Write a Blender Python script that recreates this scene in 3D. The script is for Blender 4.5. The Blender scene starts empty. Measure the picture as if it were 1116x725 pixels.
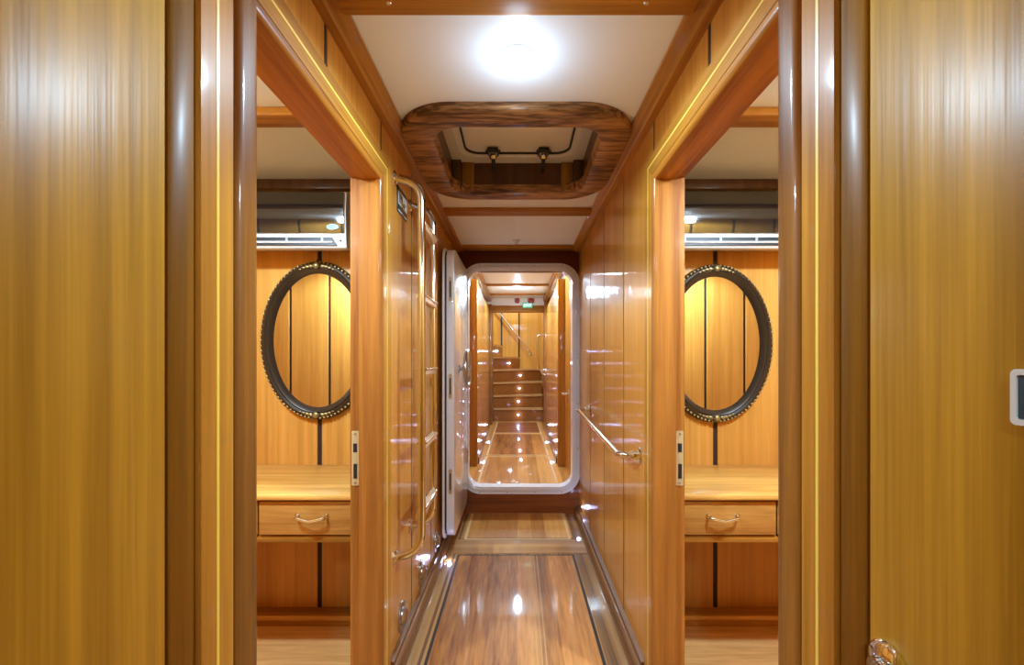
import bpy, bmesh, math, random
from mathutils import Vector, Matrix
random.seed(7)
SC = bpy.context.scene
COL = SC.collection
PI = math.pi

# ------------------------------------------------------------------ materials
def new_mat(name):
    m = bpy.data.materials.new(name); m.use_nodes = True
    nt = m.node_tree
    return m, nt, nt.nodes['Principled BSDF']

def plain(name, col, rough=.5, metal=0., coat=0., coat_r=.05, emit=None, es=0., ior=None):
    m, nt, b = new_mat(name)
    b.inputs['Base Color'].default_value = (*col, 1)
    b.inputs['Roughness'].default_value = rough
    b.inputs['Metallic'].default_value = metal
    b.inputs['Coat Weight'].default_value = coat
    b.inputs['Coat Roughness'].default_value = coat_r
    if emit:
        b.inputs['Emission Color'].default_value = (*emit, 1)
        b.inputs['Emission Strength'].default_value = es
    if ior: b.inputs['IOR'].default_value = ior
    return m

def wood(name, dark, light, axis='Z', fine=70., length=1.6, coat=.8, coat_r=.06, rough=.45, contrast=.5, plank=None, streak=.5, bump=0.):
    """varnished wood: stretched noise along the grain axis, broad tone shifts and, with plank=(axis, width), a tone per plank"""
    m, nt, b = new_mat(name)
    N, L = nt.nodes, nt.links
    tc = N.new('ShaderNodeTexCoord')
    def mapped(s_cross, s_long):
        mp = N.new('ShaderNodeMapping')
        sc = [s_cross]*3; sc['XYZ'.index(axis)] = s_long
        mp.inputs['Scale'].default_value = sc
        L.new(tc.outputs['Object'], mp.inputs['Vector'])
        return mp
    n1 = N.new('ShaderNodeTexNoise'); n1.inputs['Scale'].default_value = 1.; n1.inputs['Detail'].default_value = 5.; n1.inputs['Roughness'].default_value = .6
    L.new(mapped(fine, length).outputs[0], n1.inputs['Vector'])
    n2 = N.new('ShaderNodeTexNoise'); n2.inputs['Scale'].default_value = 1.; n2.inputs['Detail'].default_value = 2.
    L.new(mapped(fine*.16, length*.5).outputs[0], n2.inputs['Vector'])
    n3 = N.new('ShaderNodeTexNoise'); n3.inputs['Scale'].default_value = 1.; n3.inputs['Detail'].default_value = 3.
    n3.inputs['Distortion'].default_value = .4
    L.new(mapped(fine*3.2, length*5).outputs[0], n3.inputs['Vector'])
    def math_(op, a, bb):
        q = N.new('ShaderNodeMath'); q.operation = op
        for i, v in enumerate((a, bb)):
            if isinstance(v, (int, float)): q.inputs[i].default_value = v
            else: L.new(v, q.inputs[i])
        return q.outputs[0]
    f = math_('ADD', math_('MULTIPLY', n1.outputs[0], .55), math_('MULTIPLY', n2.outputs[0], .45))
    f = math_('ADD', f, math_('MULTIPLY', math_('SUBTRACT', n3.outputs[0], .5), .35*streak))
    if plank:
        sx = N.new('ShaderNodeSeparateXYZ'); L.new(tc.outputs['Object'], sx.inputs[0])
        fl = math_('FLOOR', math_('DIVIDE', sx.outputs[plank[0]], plank[1]), 0.)
        wn = N.new('ShaderNodeTexWhiteNoise'); wn.noise_dimensions = '1D'; L.new(fl, wn.inputs['W'])
        f = math_('ADD', f, math_('MULTIPLY', math_('SUBTRACT', wn.outputs[0], .5), plank[2]))
    r = N.new('ShaderNodeValToRGB')
    r.color_ramp.elements[0].position = .5-contrast*.5; r.color_ramp.elements[0].color = (*dark, 1)
    r.color_ramp.elements[1].position = .5+contrast*.5; r.color_ramp.elements[1].color = (*light, 1)
    L.new(f, r.inputs[0]); L.new(r.outputs[0], b.inputs['Base Color'])
    if bump:
        bp = N.new('ShaderNodeBump'); bp.inputs['Strength'].default_value = 1.; bp.inputs['Distance'].default_value = bump
        nb = N.new('ShaderNodeTexNoise'); nb.inputs['Scale'].default_value = 1.; nb.inputs['Detail'].default_value = 2.
        L.new(mapped(90., 1.5).outputs[0], nb.inputs['Vector'])
        L.new(nb.outputs[0], bp.inputs['Height'])
        L.new(bp.outputs[0], b.inputs['Coat Normal']); L.new(bp.outputs[0], b.inputs['Normal'])
    b.inputs['Specular IOR Level'].default_value = .12
    b.inputs['Coat IOR'].default_value = 1.42
    b.inputs['Roughness'].default_value = rough
    b.inputs['Coat Weight'].default_value = coat
    b.inputs['Coat Roughness'].default_value = coat_r
    return m

M = {}
M['veneer']   = wood('golden_veneer', (.46,.175,.020), (.74,.345,.052), 'Z', 55, .9, .8, .05, contrast=.40, bump=.0007)
M['door']     = wood('mustard_veneer', (.38,.190,.010), (.74,.42,.036), 'Z', 42, .6, .22, .30, contrast=.28, bump=.0007)  # yellower copy of the panel veneer; tint of the nearby light is in the colour
M['cabin']    = wood('cabin_veneer', (.48,.205,.030), (.73,.355,.072), 'Z', 50, 1.1, .35, .25, contrast=.36)
M['frameZ']   = wood('teak_upright', (.23,.072,.011), (.46,.172,.028), 'Z', 42, 1.1, .5, .07, contrast=.32)
M['frameY']   = wood('teak_fore_and_aft', (.25,.095,.012), (.54,.24,.034), 'Y', 42, 1.1, .5, .08, contrast=.30)
M['frameX']   = wood('teak_athwart', (.25,.095,.012), (.54,.24,.034), 'X', 42, 1.1, .15, .25, contrast=.30)
M['caseZ']    = wood('casing_upright', (.34,.130,.013), (.60,.27,.032), 'Z', 42, 1.1, .5, .07, contrast=.34)
M['caseY']    = wood('casing_fore_and_aft', (.36,.140,.017), (.64,.29,.038), 'Y', 42, 1.1, .8, .06, contrast=.34)
M['redY']     = wood('red_teak_fore_and_aft', (.20,.055,.007), (.52,.20,.020), 'Y', 40, 1.3, .4, .10, contrast=.28)
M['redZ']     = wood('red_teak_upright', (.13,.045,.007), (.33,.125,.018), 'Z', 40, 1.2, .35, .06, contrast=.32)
M['stile']    = wood('brown_stile', (.17,.072,.007), (.38,.175,.017), 'Z', 40, 1., .12, .25, contrast=.32)
M['darkX']    = wood('dark_mahogany', (.075,.018,.006), (.15,.038,.010), 'X', 45, 1.4, .3, .2)
M['sill']     = wood('sill_mahogany', (.15,.038,.009), (.38,.11,.018), 'X', 40, 1.3, .5, .12, contrast=.34)
M['walnutX']  = wood('walnut_rim', (.09,.036,.010), (.48,.24,.085), 'X', 24, 2.4, .4, .14, contrast=.22, streak=1.3)
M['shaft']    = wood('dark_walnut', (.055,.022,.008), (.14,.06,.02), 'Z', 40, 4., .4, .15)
M['groove']   = plain('dark_groove', (.030,.012,.004), .7)
M['inlay']    = plain('pale_inlay', (.92,.64,.10), .4, coat=.6)
M['holly']    = wood('holly_strip', (.72,.50,.22), (.85,.62,.32), 'Y', 40, 1.2, .9, .06)
M['floor']    = wood('floor_planks', (.19,.052,.009), (.82,.35,.078), 'Y', 20, 1.3, 1., .04, contrast=.56, plank=('X', .092, .30), streak=1.1)
M['floor2']   = wood('light_floor_planks', (.42,.155,.028), (.86,.43,.10), 'Y', 24, 1.6, 1., .04, contrast=.5, plank=('X', .095, .35))
M['border']   = wood('floor_border', (.14,.058,.018), (.48,.25,.08), 'Y', 40, .8, 1., .05, contrast=.65, plank=('X', .0135, .65))
M['strip']    = wood('cross_strip', (.34,.15,.04), (.60,.33,.11), 'X', 45, 1.2, 1., .05, contrast=.6, plank=('Y', .022, .4))
M['strip2']   = wood('stringing', (.46,.23,.06), (.62,.34,.10), 'Y', 40, 1.2, 1., .05)
M['base']     = wood('baseboard_wood', (.11,.042,.013), (.24,.10,.03), 'Y', 45, 1.4, .8, .1)
M['cabfloor'] = wood('cabin_planks', (.60,.27,.07), (.96,.58,.22), 'X', 22, 1.2, .5, .15, contrast=.36, streak=1.)
M['desk']     = wood('desk_top_wood', (.54,.235,.038), (.90,.50,.125), 'X', 28, 1.0, .5, .14, contrast=.36, streak=.9)
M['drawer']   = wood('drawer_wood', (.40,.175,.035), (.66,.33,.075), 'X', 28, 1.2, .5, .14, contrast=.32, streak=1.)
M['rung']     = wood('pale_rung', (.55,.36,.20), (.80,.62,.42), 'Y', 40, 1.3, .8, .06)
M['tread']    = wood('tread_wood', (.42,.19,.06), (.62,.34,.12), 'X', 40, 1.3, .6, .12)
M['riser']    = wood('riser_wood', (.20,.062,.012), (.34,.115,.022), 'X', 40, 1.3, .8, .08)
M['ceiling']  = plain('white_headlining', (.81,.86,.92), .5, coat=.1, coat_r=.12)
M['white']    = plain('white_gloss_paint', (.84,.88,.92), .3, coat=.9, coat_r=.04)
M['cream']    = plain('cream_plastic', (.78,.72,.60), .35, coat=.3)
M['acwhite']  = plain('white_plastic', (.80,.80,.76), .35, coat=.3)
M['grey']     = plain('grey_plastic', (.35,.36,.33), .4)
M['black']    = plain('black_rubber', (.012,.013,.015), .45)
M['glassblk'] = plain('black_gloss_panel', (.012,.014,.014), .05, coat=1., coat_r=.02, ior=1.7)
M['chrome']   = plain('polished_steel', (.80,.80,.79), .10, 1.)
M['satin']    = plain('satin_steel', (.55,.55,.56), .28, 1.)
M['brass']    = plain('aged_brass', (.62,.48,.24), .35, .4)
M['bronze']   = plain('dark_bronze_gilt', (.040,.022,.010), .32, .15, coat=.25, coat_r=.2)
M['gold']     = plain('antique_gold', (.36,.27,.11), .4, .7)
M['mirror']   = plain('mirror_glass', (.90,.90,.88), .015, 1.)
M['sign']     = plain('dark_green_plate', (.012,.035,.032), .3, coat=.5)
M['signwhite']= plain('sign_white', (.75,.82,.82), .4)
M['badge']    = plain('blue_badge', (.04,.16,.24), .3, .3, coat=.6)
M['blue']     = plain('dark_blue_rocker', (.012,.06,.10), .25, coat=.6)
M['red']      = plain('red_plastic', (.42,.012,.02), .3, coat=.5)
M['exit']     = plain('green_lit_sign', (.05,.45,.28), .4, emit=(.10,.75,.45), es=.22)
M['exitw']    = plain('lit_lettering', (.9,.95,.9), .4, emit=(.85,1.,.9), es=.9)
M['led']      = plain('blue_white_led', (.6,.65,1.), .3, emit=(.50,.52,1.), es=13.)
M['lens']     = plain('lamp_lens', (.95,.95,.95), .3, emit=(.96,.98,1.), es=45.)

# ------------------------------------------------------------------ mesh builder
class MB:
    def __init__(s): s.bm = bmesh.new(); s.mats = []; s.sm = set()
    def mi(s, m):
        if m not in s.mats: s.mats.append(m)
        return s.mats.index(m)
    def merge(s, b, m, smooth=False, xf=None):
        if xf is not None: bmesh.ops.transform(b, matrix=xf, verts=b.verts)
        i = s.mi(m); vm = {}
        for v in b.verts: vm[v] = s.bm.verts.new(v.co)
        for f in b.faces:
            try: g = s.bm.faces.new([vm[v] for v in f.verts])
            except ValueError: continue
            g.material_index = i; g.smooth = smooth
        b.free()
    def box(s, x0, x1, y0, y1, z0, z1, m, bev=0., seg=2, xf=None):
        b = bmesh.new(); bmesh.ops.create_cube(b, size=1)
        for v in b.verts:
            v.co = Vector(((x0+x1)/2+v.co.x*(x1-x0), (y0+y1)/2+v.co.y*(y1-y0), (z0+z1)/2+v.co.z*(z1-z0)))
        if bev: bmesh.ops.bevel(b, geom=list(b.edges), offset=bev, segments=seg, affect='EDGES', profile=.5)
        s.merge(b, m, False, xf); return s
    def prism(s, pts, axis, a0, a1, m, smooth=False, bev=0., xf=None):
        """polygon pts (u,v) extruded along axis; (u,v) are the two other axes in x,y,z order"""
        b = bmesh.new()
        def P(u, v, w): return {'X': (w,u,v), 'Y': (u,w,v), 'Z': (u,v,w)}[axis]
        A = [b.verts.new(P(u,v,a0)) for u,v in pts]; B = [b.verts.new(P(u,v,a1)) for u,v in pts]
        b.faces.new(A); b.faces.new(B[::-1])
        n = len(pts)
        for i in range(n): b.faces.new((A[i], B[i], B[(i+1)%n], A[(i+1)%n]))
        bmesh.ops.recalc_face_normals(b, faces=b.faces)
        if bev: bmesh.ops.bevel(b, geom=list(b.edges), offset=bev, segments=2, affect='EDGES', profile=.5)
        s.merge(b, m, smooth, xf); return s
    def ring(s, po, pi_, axis, a0, a1, m):
        b = bmesh.new()
        def P(u, v, w): return {'X': (w,u,v), 'Y': (u,w,v), 'Z': (u,v,w)}[axis]
        n = len(po)
        R = [[b.verts.new(P(u,v,w)) for u,v in p] for p, w in ((po,a0),(po,a1),(pi_,a1),(pi_,a0))]
        for k in range(4):
            for i in range(n):
                b.faces.new((R[k][i], R[k][(i+1)%n], R[(k+1)%4][(i+1)%n], R[(k+1)%4][i]))
        bmesh.ops.recalc_face_normals(b, faces=b.faces)
        s.merge(b, m); return s
    def loopsweep(s, prof, path, m, closed=True, smooth=True):
        """prof: function(i)->list of 3d points for station i"""
        b = bmesh.new(); rows = [[b.verts.new(p) for p in prof(i)] for i in range(path)]
        k = len(rows[0]); n = path
        for i in range(n if closed else n-1):
            for j in range(k):
                b.faces.new((rows[i][j], rows[(i+1)%n][j], rows[(i+1)%n][(j+1)%k], rows[i][(j+1)%k]))
        if not closed:
            b.faces.new(rows[0]); b.faces.new(rows[-1][::-1])
        bmesh.ops.recalc_face_normals(b, faces=b.faces)
        s.merge(b, m, smooth); return s
    def tube(s, pts, r, m, n=12, closed=False):
        P = [Vector(p) for p in pts]; N = len(P); T = []
        for i in range(N):
            a = P[(i-1)%N] if (closed or i>0) else P[i]
            c = P[(i+1)%N] if (closed or i<N-1) else P[i]
            T.append((c-a).normalized())
        u = T[0].orthogonal().normalized(); fr = []
        for i in range(N):
            u = (u - T[i]*u.dot(T[i])).normalized(); fr.append((u.copy(), T[i].cross(u)))
        rr = r if isinstance(r, (list, tuple)) else [r]*N
        return s.loopsweep(lambda i: [P[i]+(fr[i][0]*math.cos(2*PI*j/n)+fr[i][1]*math.sin(2*PI*j/n))*rr[i] for j in range(n)], N, m, closed)
    def lathe(s, prof, o, d, m, n=24, smooth=True):
        """prof (r,h) along direction d from o"""
        d = Vector(d).normalized(); u = d.orthogonal().normalized(); w = d.cross(u); o = Vector(o)
        b = bmesh.new(); rows = []
        for r, h in prof:
            if r < 1e-6: rows.append([b.verts.new(o+d*h)])
            else: rows.append([b.verts.new(o+d*h+(u*math.cos(2*PI*j/n)+w*math.sin(2*PI*j/n))*r) for j in range(n)])
        for a, c in zip(rows, rows[1:]):
            for j in range(n):
                q = [a[j%len(a)], a[(j+1)%len(a)], c[(j+1)%len(c)], c[j%len(c)]]
                q = list(dict.fromkeys(q))
                if len(q) > 2: b.faces.new(q)
        for rw in (rows[0], rows[-1]):
            if len(rw) > 1: b.faces.new(rw)
        bmesh.ops.recalc_face_normals(b, faces=b.faces)
        s.merge(b, m, smooth); return s
    def ball(s, c, r, m, sub=2, sc=(1,1,1)):
        b = bmesh.new(); bmesh.ops.create_icosphere(b, subdivisions=sub, radius=r)
        for v in b.verts: v.co = Vector((v.co.x*sc[0], v.co.y*sc[1], v.co.z*sc[2]))+Vector(c)
        s.merge(b, m, True); return s
    def build(s, name, parent=None, label=None, kind=None):
        me = bpy.data.meshes.new(name); s.bm.to_mesh(me); s.bm.free()
        for m in s.mats: me.materials.append(M[m])
        me.update()
        try: me.set_sharp_from_angle(angle=math.radians(42))
        except Exception: pass
        o = bpy.data.objects.new(name, me); COL.objects.link(o)
        if parent: o.parent = parent
        if label: o['label'] = label
        if kind: o['kind'] = kind
        return o

def struct(mb, name): return mb.build(name, kind='structure')
def thing(name, label, cat, loc=(0,0,0), group=None, rz=0.):
    o = bpy.data.objects.new(name, None); COL.objects.link(o)
    o.empty_display_size = .05
    o.location = loc; o.rotation_euler = (0,0,rz); o['label'] = label; o['category'] = cat
    if group: o['group'] = group
    return o
def tag(o, label, cat, group=None, loc=None):
    o['label'] = label; o['category'] = cat
    if group: o['group'] = group
    if loc: o.location = loc
    return o
def copy_tree(o, parent=None):
    c = o.copy(); COL.objects.link(c)
    if parent: c.parent = parent
    for ch in list(o.children): copy_tree(ch, c)
    return c
def rrect(x0, x1, y0, y1, r, n=8):
    pts = []
    for cx, cy, a in ((x1-r,y1-r,0), (x0+r,y1-r,90), (x0+r,y0+r,180), (x1-r,y0+r,270)):
        for i in range(n+1):
            t = math.radians(a+90*i/n); pts.append((cx+r*math.cos(t), cy+r*math.sin(t)))
    return pts
def fillet(pts, r, n=8):
    P = [Vector(p) for p in pts]; out = [P[0]]
    for a, b, c in zip(P, P[1:], P[2:]):
        d1 = (a-b).normalized(); d2 = (c-b).normalized()
        q1 = b+d1*r; q2 = b+d2*r
        for i in range(n+1):
            t = i/n; out.append(q1*(1-t)**2 + b*2*t*(1-t) + q2*t*t)
    out.append(P[-1]); return out

# ------------------------------------------------------------------ dimensions
W = .475            # half width of the corridor
TH = .10            # thickness of its side walls
EYE = 1.18
CEIL = 2.03      # corridor headlining
CC = 2.0         # cabin headlining
D0, D1, DH = .79, 1.505, 1.800      # cabin doorway: near edge, far edge, head
BULK = 3.40         # bulkhead with the watertight door
FZ = .17            # raised floor beyond it
GR = [-.245, .20, .645, 1.09, 1.535, 1.975, 2.42, 2.865, 3.31]

# ------------------------------------------------------------------ room shell
def panels(mb, s, y0, y1, z0, z1, mat='veneer'):
    """grooved panelling on a side wall: boards over a dark backing"""
    ed = [y0]+[g for g in GR if y0+.01 < g < y1-.01]+[y1]
    for a, b in zip(ed, ed[1:]):
        aa = a+(.009 if a != y0 else 0); bb = b-(.009 if b != y1 else 0)
        xs = sorted((s*W, s*(W+.0022)))
        mb.box(xs[0], xs[1], aa, bb, z0, z1, mat)
    xs = sorted((s*(W+.0022), s*(W+TH)))
    mb.box(xs[0], xs[1], y0, y1, z0, z1, 'groove')
for s, side in ((-1,'left'), (1,'right')):
    mb = MB()
    panels(mb, s, -1.6, -.06, 0, CEIL)
    panels(mb, s, -.06, .642, 1.80, CEIL)
    panels(mb, s, .642, 1.615, DH+.098, CEIL)
    panels(mb, s, 1.615, BULK, 0, CEIL)
    struct(mb, 'wall_'+side)

mb = MB(); mb.box(-W-TH, W+TH, -1.65, -1.6, 0, CEIL, 'cabin'); struct(mb, 'wall_back')

# floor of the near corridor: bordered panels with pale inlays
mb = MB(); mb.box(-W-.01, W+.01, -1.6, BULK+.06, -.06, -.002, 'border'); fl = struct(mb, 'floor')
mb = MB(); mb.box(-.352, .332, -1.55, 2.665, -.02, 0, 'floor', .001, 1); mb.build('floor_panel', fl)
mb = MB(); mb.box(-.365, .345, -1.55, 2.678, -.02, -.0012, 'groove'); mb.build('caulking', fl)
mb = MB(); mb.box(-.43, .43, 2.69, 2.90, -.02, 0, 'strip', .001, 1); mb.build('cross_strip', fl)
mb = MB(); mb.box(-.365, .365, 2.93, BULK, -.02, -.0004, 'floor2'); mb.build('floor_panel', fl)
mb = MB(); mb.ring([(-.352,2.905),(.352,2.905),(.352,BULK),(-.352,BULK)], [(-.338,2.919),(.338,2.919),(.338,BULK-.001),(-.338,BULK-.001)], 'Z', -.02, .0003, 'holly'); mb.build('inlay', fl)
mb = MB()
for x in (.058, .076, .094, .112): mb.box(x, x+.006, -1.5, 2.664, -.01, .0003, 'strip2')
mb.build('pale_stringing', fl)
for s, side in ((-1,'left'), (1,'right')):
    mb = MB()
    pr = [(W*s, 0), (s*.432, 0), (s*.432, .030), (s*.440, .042), (s*.455, .048), (s*.458, .062), (W*s, .066)]
    for a, b in ((-1.55, -.06), (-.06, .60), (1.63, BULK-.005)):
        mb.prism(pr, 'Y', a, b, 'base')
    struct(mb, 'baseboard_'+side)

# ceiling of the near corridor: white headlining with the hatch opening left free
HX, HY0, HY1, HC = .322, 1.552, 2.188, 1.85
mb = MB()
mb.box(-W-TH, W+TH, -1.6, HY0-.015, CEIL, CEIL+.03, 'ceiling')
mb.box(-W-TH, W+TH, HY1+.015, BULK+.06, CEIL, CEIL+.03, 'ceiling')
for s in (-1, 1):
    xs = sorted((s*(HX+.015), s*(W+TH))); mb.box(xs[0], xs[1], HY0-.015, HY1+.015, CEIL, CEIL+.03, 'ceiling')
ce = struct(mb, 'ceiling')
mb = MB(); mb.box(-W+.004, W-.004, BULK-.014, BULK-.001, 1.86, CEIL-.001, 'darkX', .002); struct(mb, 'trim_9')
tn = 0
for s in (-1, 1):
    tn += 1; mb = MB()
    mb.prism([(s*W, 2.010), (s*.450, 2.010), (s*.446, 2.016), (s*.443, 2.018), (s*.414, 2.018), (s*.409, 2.022), (s*.409, CEIL), (s*W, CEIL)], 'Y', -1.6, 3.395, 'frameY')
    t = struct(mb, 'trim_%d' % tn)
for y0, y1, z in ((.965, 1.063, 2.012), (2.445, 2.555, 2.017), (3.23, 3.36, 2.016), (-.45, -.36, 2.012)):
    tn += 1; mb = MB(); mb.box(-.42, .42, y0, y1, z, CEIL, 'frameX', .003); t = struct(mb, 'trim_%d' % tn)
    if tn == 3:
        pb = MB()
        for s in (-1, 1): pb.lathe([(0,0),(.006,0),(.005,.0012),(0,.0016)], (s*.30, y0+.06, z), (0,0,-1), 'satin', 10)
        pb.build('screw_heads', t)

# bulkhead around the watertight door
FX, FHW = .021, .397
OZ0, OZ1 = .215, 1.865
mb = MB()
op = rrect(FX-FHW-.02, FX+FHW+.02, OZ0-.02, OZ1+.02, .10)
n = len(op)
def rect_proj(p, x0, x1, z0, z1):
    # point on the outer rectangle in the same direction from the centre
    cx, cz = (x0+x1)/2, (z0+z1)/2
    dx, dz = p[0]-cx, p[1]-cz
    k = min(((x1-x0)/2/abs(dx)) if abs(dx) > 1e-9 else 1e9, ((z1-z0)/2/abs(dz)) if abs(dz) > 1e-9 else 1e9)
    return (cx+dx*k, cz+dz*k)
outer = [rect_proj(p, -W-TH-.2, W+TH+.2, -.06, 2.25) for p in op]
mb.ring(outer, op, 'Y', BULK, BULK+.05, 'sill')
struct(mb, 'wall_front')

# cabins either side, seen through the doorways
CY0, CY1, CX = .55, 2.03, 2.15
for s, side in ((-1,'left'), (1,'right')):
    xi, xo = s*(W+TH), s*CX
    def bx(mb, xa, xb, *r, **k): mb.box(min(xa,xb), max(xa,xb), *r, **k)
    mb = MB()   # far wall, facing the camera: two boards per half, dark grooves
    ed = [xi, s*.912, s*1.33, s*1.75, xo]
    for a, b in zip(ed, ed[1:]):
        bx(mb, a+s*.010, b-s*.010, CY1, CY1+.008, 0, CC, 'cabin', bev=.0015, seg=1)
    bx(mb, xi, xo, CY1+.006, CY1+.05, 0, CC, 'groove')
    struct(mb, 'wall_%s_cabin_far' % side)
    mb = MB()
    ed = [xi, s*.86, s*1.17, s*1.49, s*1.80, xo]
    for a, b in zip(ed, ed[1:]):
        bx(mb, a+s*.010, b-s*.010, CY0-.008, CY0, 0, CC, 'cabin', bev=.0015, seg=1)
    bx(mb, xi, xo, CY0-.05, CY0-.006, 0, CC, 'groove')
    struct(mb, 'wall_%s_cabin_near' % side)
    mb = MB(); bx(mb, xo, xo+s*.05, CY0-.05, CY1+.05, 0, CC, 'cabin'); struct(mb, 'wall_%s_cabin_side' % side)
    mb = MB(); bx(mb, s*(W-.005), xo, CY0-.05, CY1+.05, -.06, -.001, 'cabfloor'); struct(mb, 'floor')
    mb = MB(); bx(mb, xi, xo, CY0-.05, CY1+.05, CC, CC+.03, 'ceiling'); struct(mb, 'ceiling')
    tn += 1; mb = MB(); bx(mb, xi, xo, 1.985, CY1, CC-.045, CC, 'shaft', bev=.004); struct(mb, 'trim_%d' % (tn+40))  # dark strip added in place of the shade above the air conditioner
    tn += 1; mb = MB(); bx(mb, xi, xo, 1.42, 1.50, CC-.028, CC, 'frameX', bev=.004); struct(mb, 'trim_%d' % (tn+10))
    mb = MB(); bx(mb, xi, xo, 1.952, CY1, 0, .045, 'frameX', bev=.004); bx(mb, xi, xo, 1.945, 1.957, .030, .050, 'desk', bev=.003)
    struct(mb, 'baseboard_%s_cabin' % side)

# doorways: jamb lining with a rounded nose, golden casing with a pale inlay line
def doorway(s, name):
    root = MB()
    def X(x): return s*x
    def nosed(mb, y0, y1, z0, z1, mat, horizontal=False, flip=1):
        pass
    def extrude(poly, mat, nm, parent, smooth=True):
        # poly: list of (start, end) 3d point pairs around a closed profile
        mb = MB(); b = bmesh.new()
        A = [b.verts.new(p) for p, q in poly]; B = [b.verts.new(q) for p, q in poly]
        k = len(poly)
        for i in range(k): b.faces.new((A[i], B[i], B[(i+1)%k], A[(i+1)%k]))
        b.faces.new(A); b.faces.new(B[::-1]); bmesh.ops.recalc_face_normals(b, faces=b.faces)
        mb.merge(b, mat, smooth)
        return mb.build(nm, parent, kind=None if parent else 'structure')
    # near jamb: broad dark half-round moulding, (protrusion x, distance d outward from the opening)
    prof = [(W+TH, .008), (W+.056, .008), (W+.056, 0)]
    for i in range(11):
        t = i/10*PI/2; prof.append((W+.002-.018*math.sin(t), .022-.022*math.cos(t)))
    for i in range(7):
        t = i/6*PI/2; prof.append((W-.004-.012*math.cos(t), .050+.016*math.sin(t)))
    prof += [(W+.01, .068), (W+.01, .05), (W+TH, .05)]
    o = extrude([((X(x), D0-d, 0), (X(x), D0-d, DH+.02)) for x, d in prof], 'redZ', name, None)
    # far jamb and head: flat reveal with a stop and a small rounded arris
    prof = [(W+TH, .010), (W+.067, .010), (W+.067, 0)]
    for i in range(7):
        t = i/6*PI/2; prof.append((W+.002-.013*math.sin(t), .013-.013*math.cos(t)))
    prof += [(W-.011, .022), (W+.01, .022), (W+.01, .05), (W+TH, .05)]
    extrude([((X(x), D1+d, 0), (X(x), D1+d, DH+d)) for x, d in prof], 'frameZ', 'jamb', o)
    extrude([((X(x), D0-.068, DH+d), (X(x), D1+d, DH+d)) for x, d in prof], 'redY', 'head', o)
    XI, XO = W+.012, W-.011
    NI, NO = D0-.069, D0-.146       # near casing
    FI, FO = D1+.0225, D1+.110      # far casing
    HI, HO = DH+.0225, DH+.097      # head casing
    def plate(pts, x0, x1, mat, nm, bev=0.):
        mb = MB(); b = bmesh.new()
        V0 = [b.verts.new((X(x0), *p)) for p in pts]; V1 = [b.verts.new((X(x1), *p)) for p in pts]
        b.faces.new(V0); b.faces.new(V1[::-1])
        for i in range(4): b.faces.new((V0[i], V1[i], V1[(i+1)%4], V0[(i+1)%4]))
        bmesh.ops.recalc_face_normals(b, faces=b.faces)
        if bev: bmesh.ops.bevel(b, geom=list(b.edges), offset=bev, segments=2, affect='EDGES')
        mb.merge(b, mat); mb.build(nm, o)
    plate([(NI,0), (NO,0), (NO,HO), (NI,HI)], XI, XO, 'caseZ', 'casing', .002)
    plate([(FI,0), (FO,0), (FO,HO), (FI,HI)], XI, XO, 'caseZ', 'casing', .002)
    plate([(NI,HI), (NO,HO), (FO,HO), (FI,HI)], XI, XO, 'caseY', 'casing', .002)
    ln, lf, lh = D0-.105, D1+.060, DH+.058
    w_ = .006
    plate([(ln,0), (ln-w_,0), (ln-w_,lh+w_), (ln,lh)], W-.005, W-.0116, 'inlay', 'inlay_line')
    plate([(lf,0), (lf+w_,0), (lf+w_,lh+w_), (lf,lh)], W-.005, W-.0116, 'inlay', 'inlay_line')
    plate([(ln,lh), (ln-w_,lh+w_), (lf+w_,lh+w_), (lf,lh)], W-.005, W-.0116, 'inlay', 'inlay_line')
    # brass strike plate let into the far jamb
    mb = MB(); xa, xb = sorted((X(W+.070), X(W+.095)))
    mb.prism(rrect(xa, xb, .75, .938, .004, 3), 'Y', D1+.0075, D1+.0105, 'brass')
    sp = mb.build('strike_plate', o, label='brass strike plate')
    mb = MB()
    mb.box(xa+.007, xb-.006, D1+.0065, D1+.008, .775, .825, 'black'); mb.box(xa+.006, xb-.006, D1+.0065, D1+.008, .865, .895, 'black')
    mb.build('keeper_slot', sp)
    for z in (.761, .928):
        mb = MB(); mb.lathe([(0,0),(.004,0),(.003,.0015),(0,.002)], ((xa+xb)/2, D1+.0075, z), (0,-1,0), 'satin', 8); mb.build('screw', sp)
doorway(-1, 'door_1'); doorway(1, 'door_2')

# plain doors nearest the camera, closed, in the same side walls
for s, nm in ((-1,'door_3'), (1,'door_4')):
    mb = MB(); xs = sorted((s*(W-.006), s*(W+.03)))
    mb.box(xs[0], xs[1], -.055, .588, .012, 1.79, 'door', .004)
    d = mb.build(nm, kind='structure')
    mb = MB(); xs = sorted((s*(W-.006), s*(W+TH))); mb.box(xs[0], xs[1], .595, .643, 0, 1.80, 'stile', .006)
    xs = sorted((s*(W+.031), s*(W+TH))); mb.box(xs[0], xs[1], -.06, .60, 0, 1.80, 'groove')
    mb.build('frame_stile', d)
    if s < 0: continue
    hx = W-.006
    mb = MB(); mb.lathe([(0,0),(.030,0),(.031,.005),(.026,.010),(.013,.012),(.012,.022),(0,.022)], (s*hx, .552, .795), (-s,0,0), 'chrome', 28)
    h = mb.build('door_handle', d, label='chrome door handle')
    mb = MB(); pts = fillet([(s*(hx-.014), .552, .795), (s*(hx-.026), .535, .800), (s*(hx-.027), .488, .796), (s*(hx-.026), .43, .786)], .004)
    mb.tube(pts, .010, 'chrome', 14); mb.ball((s*(hx-.026), .43, .786), .0102, 'chrome'); mb.build('lever', h)

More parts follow.
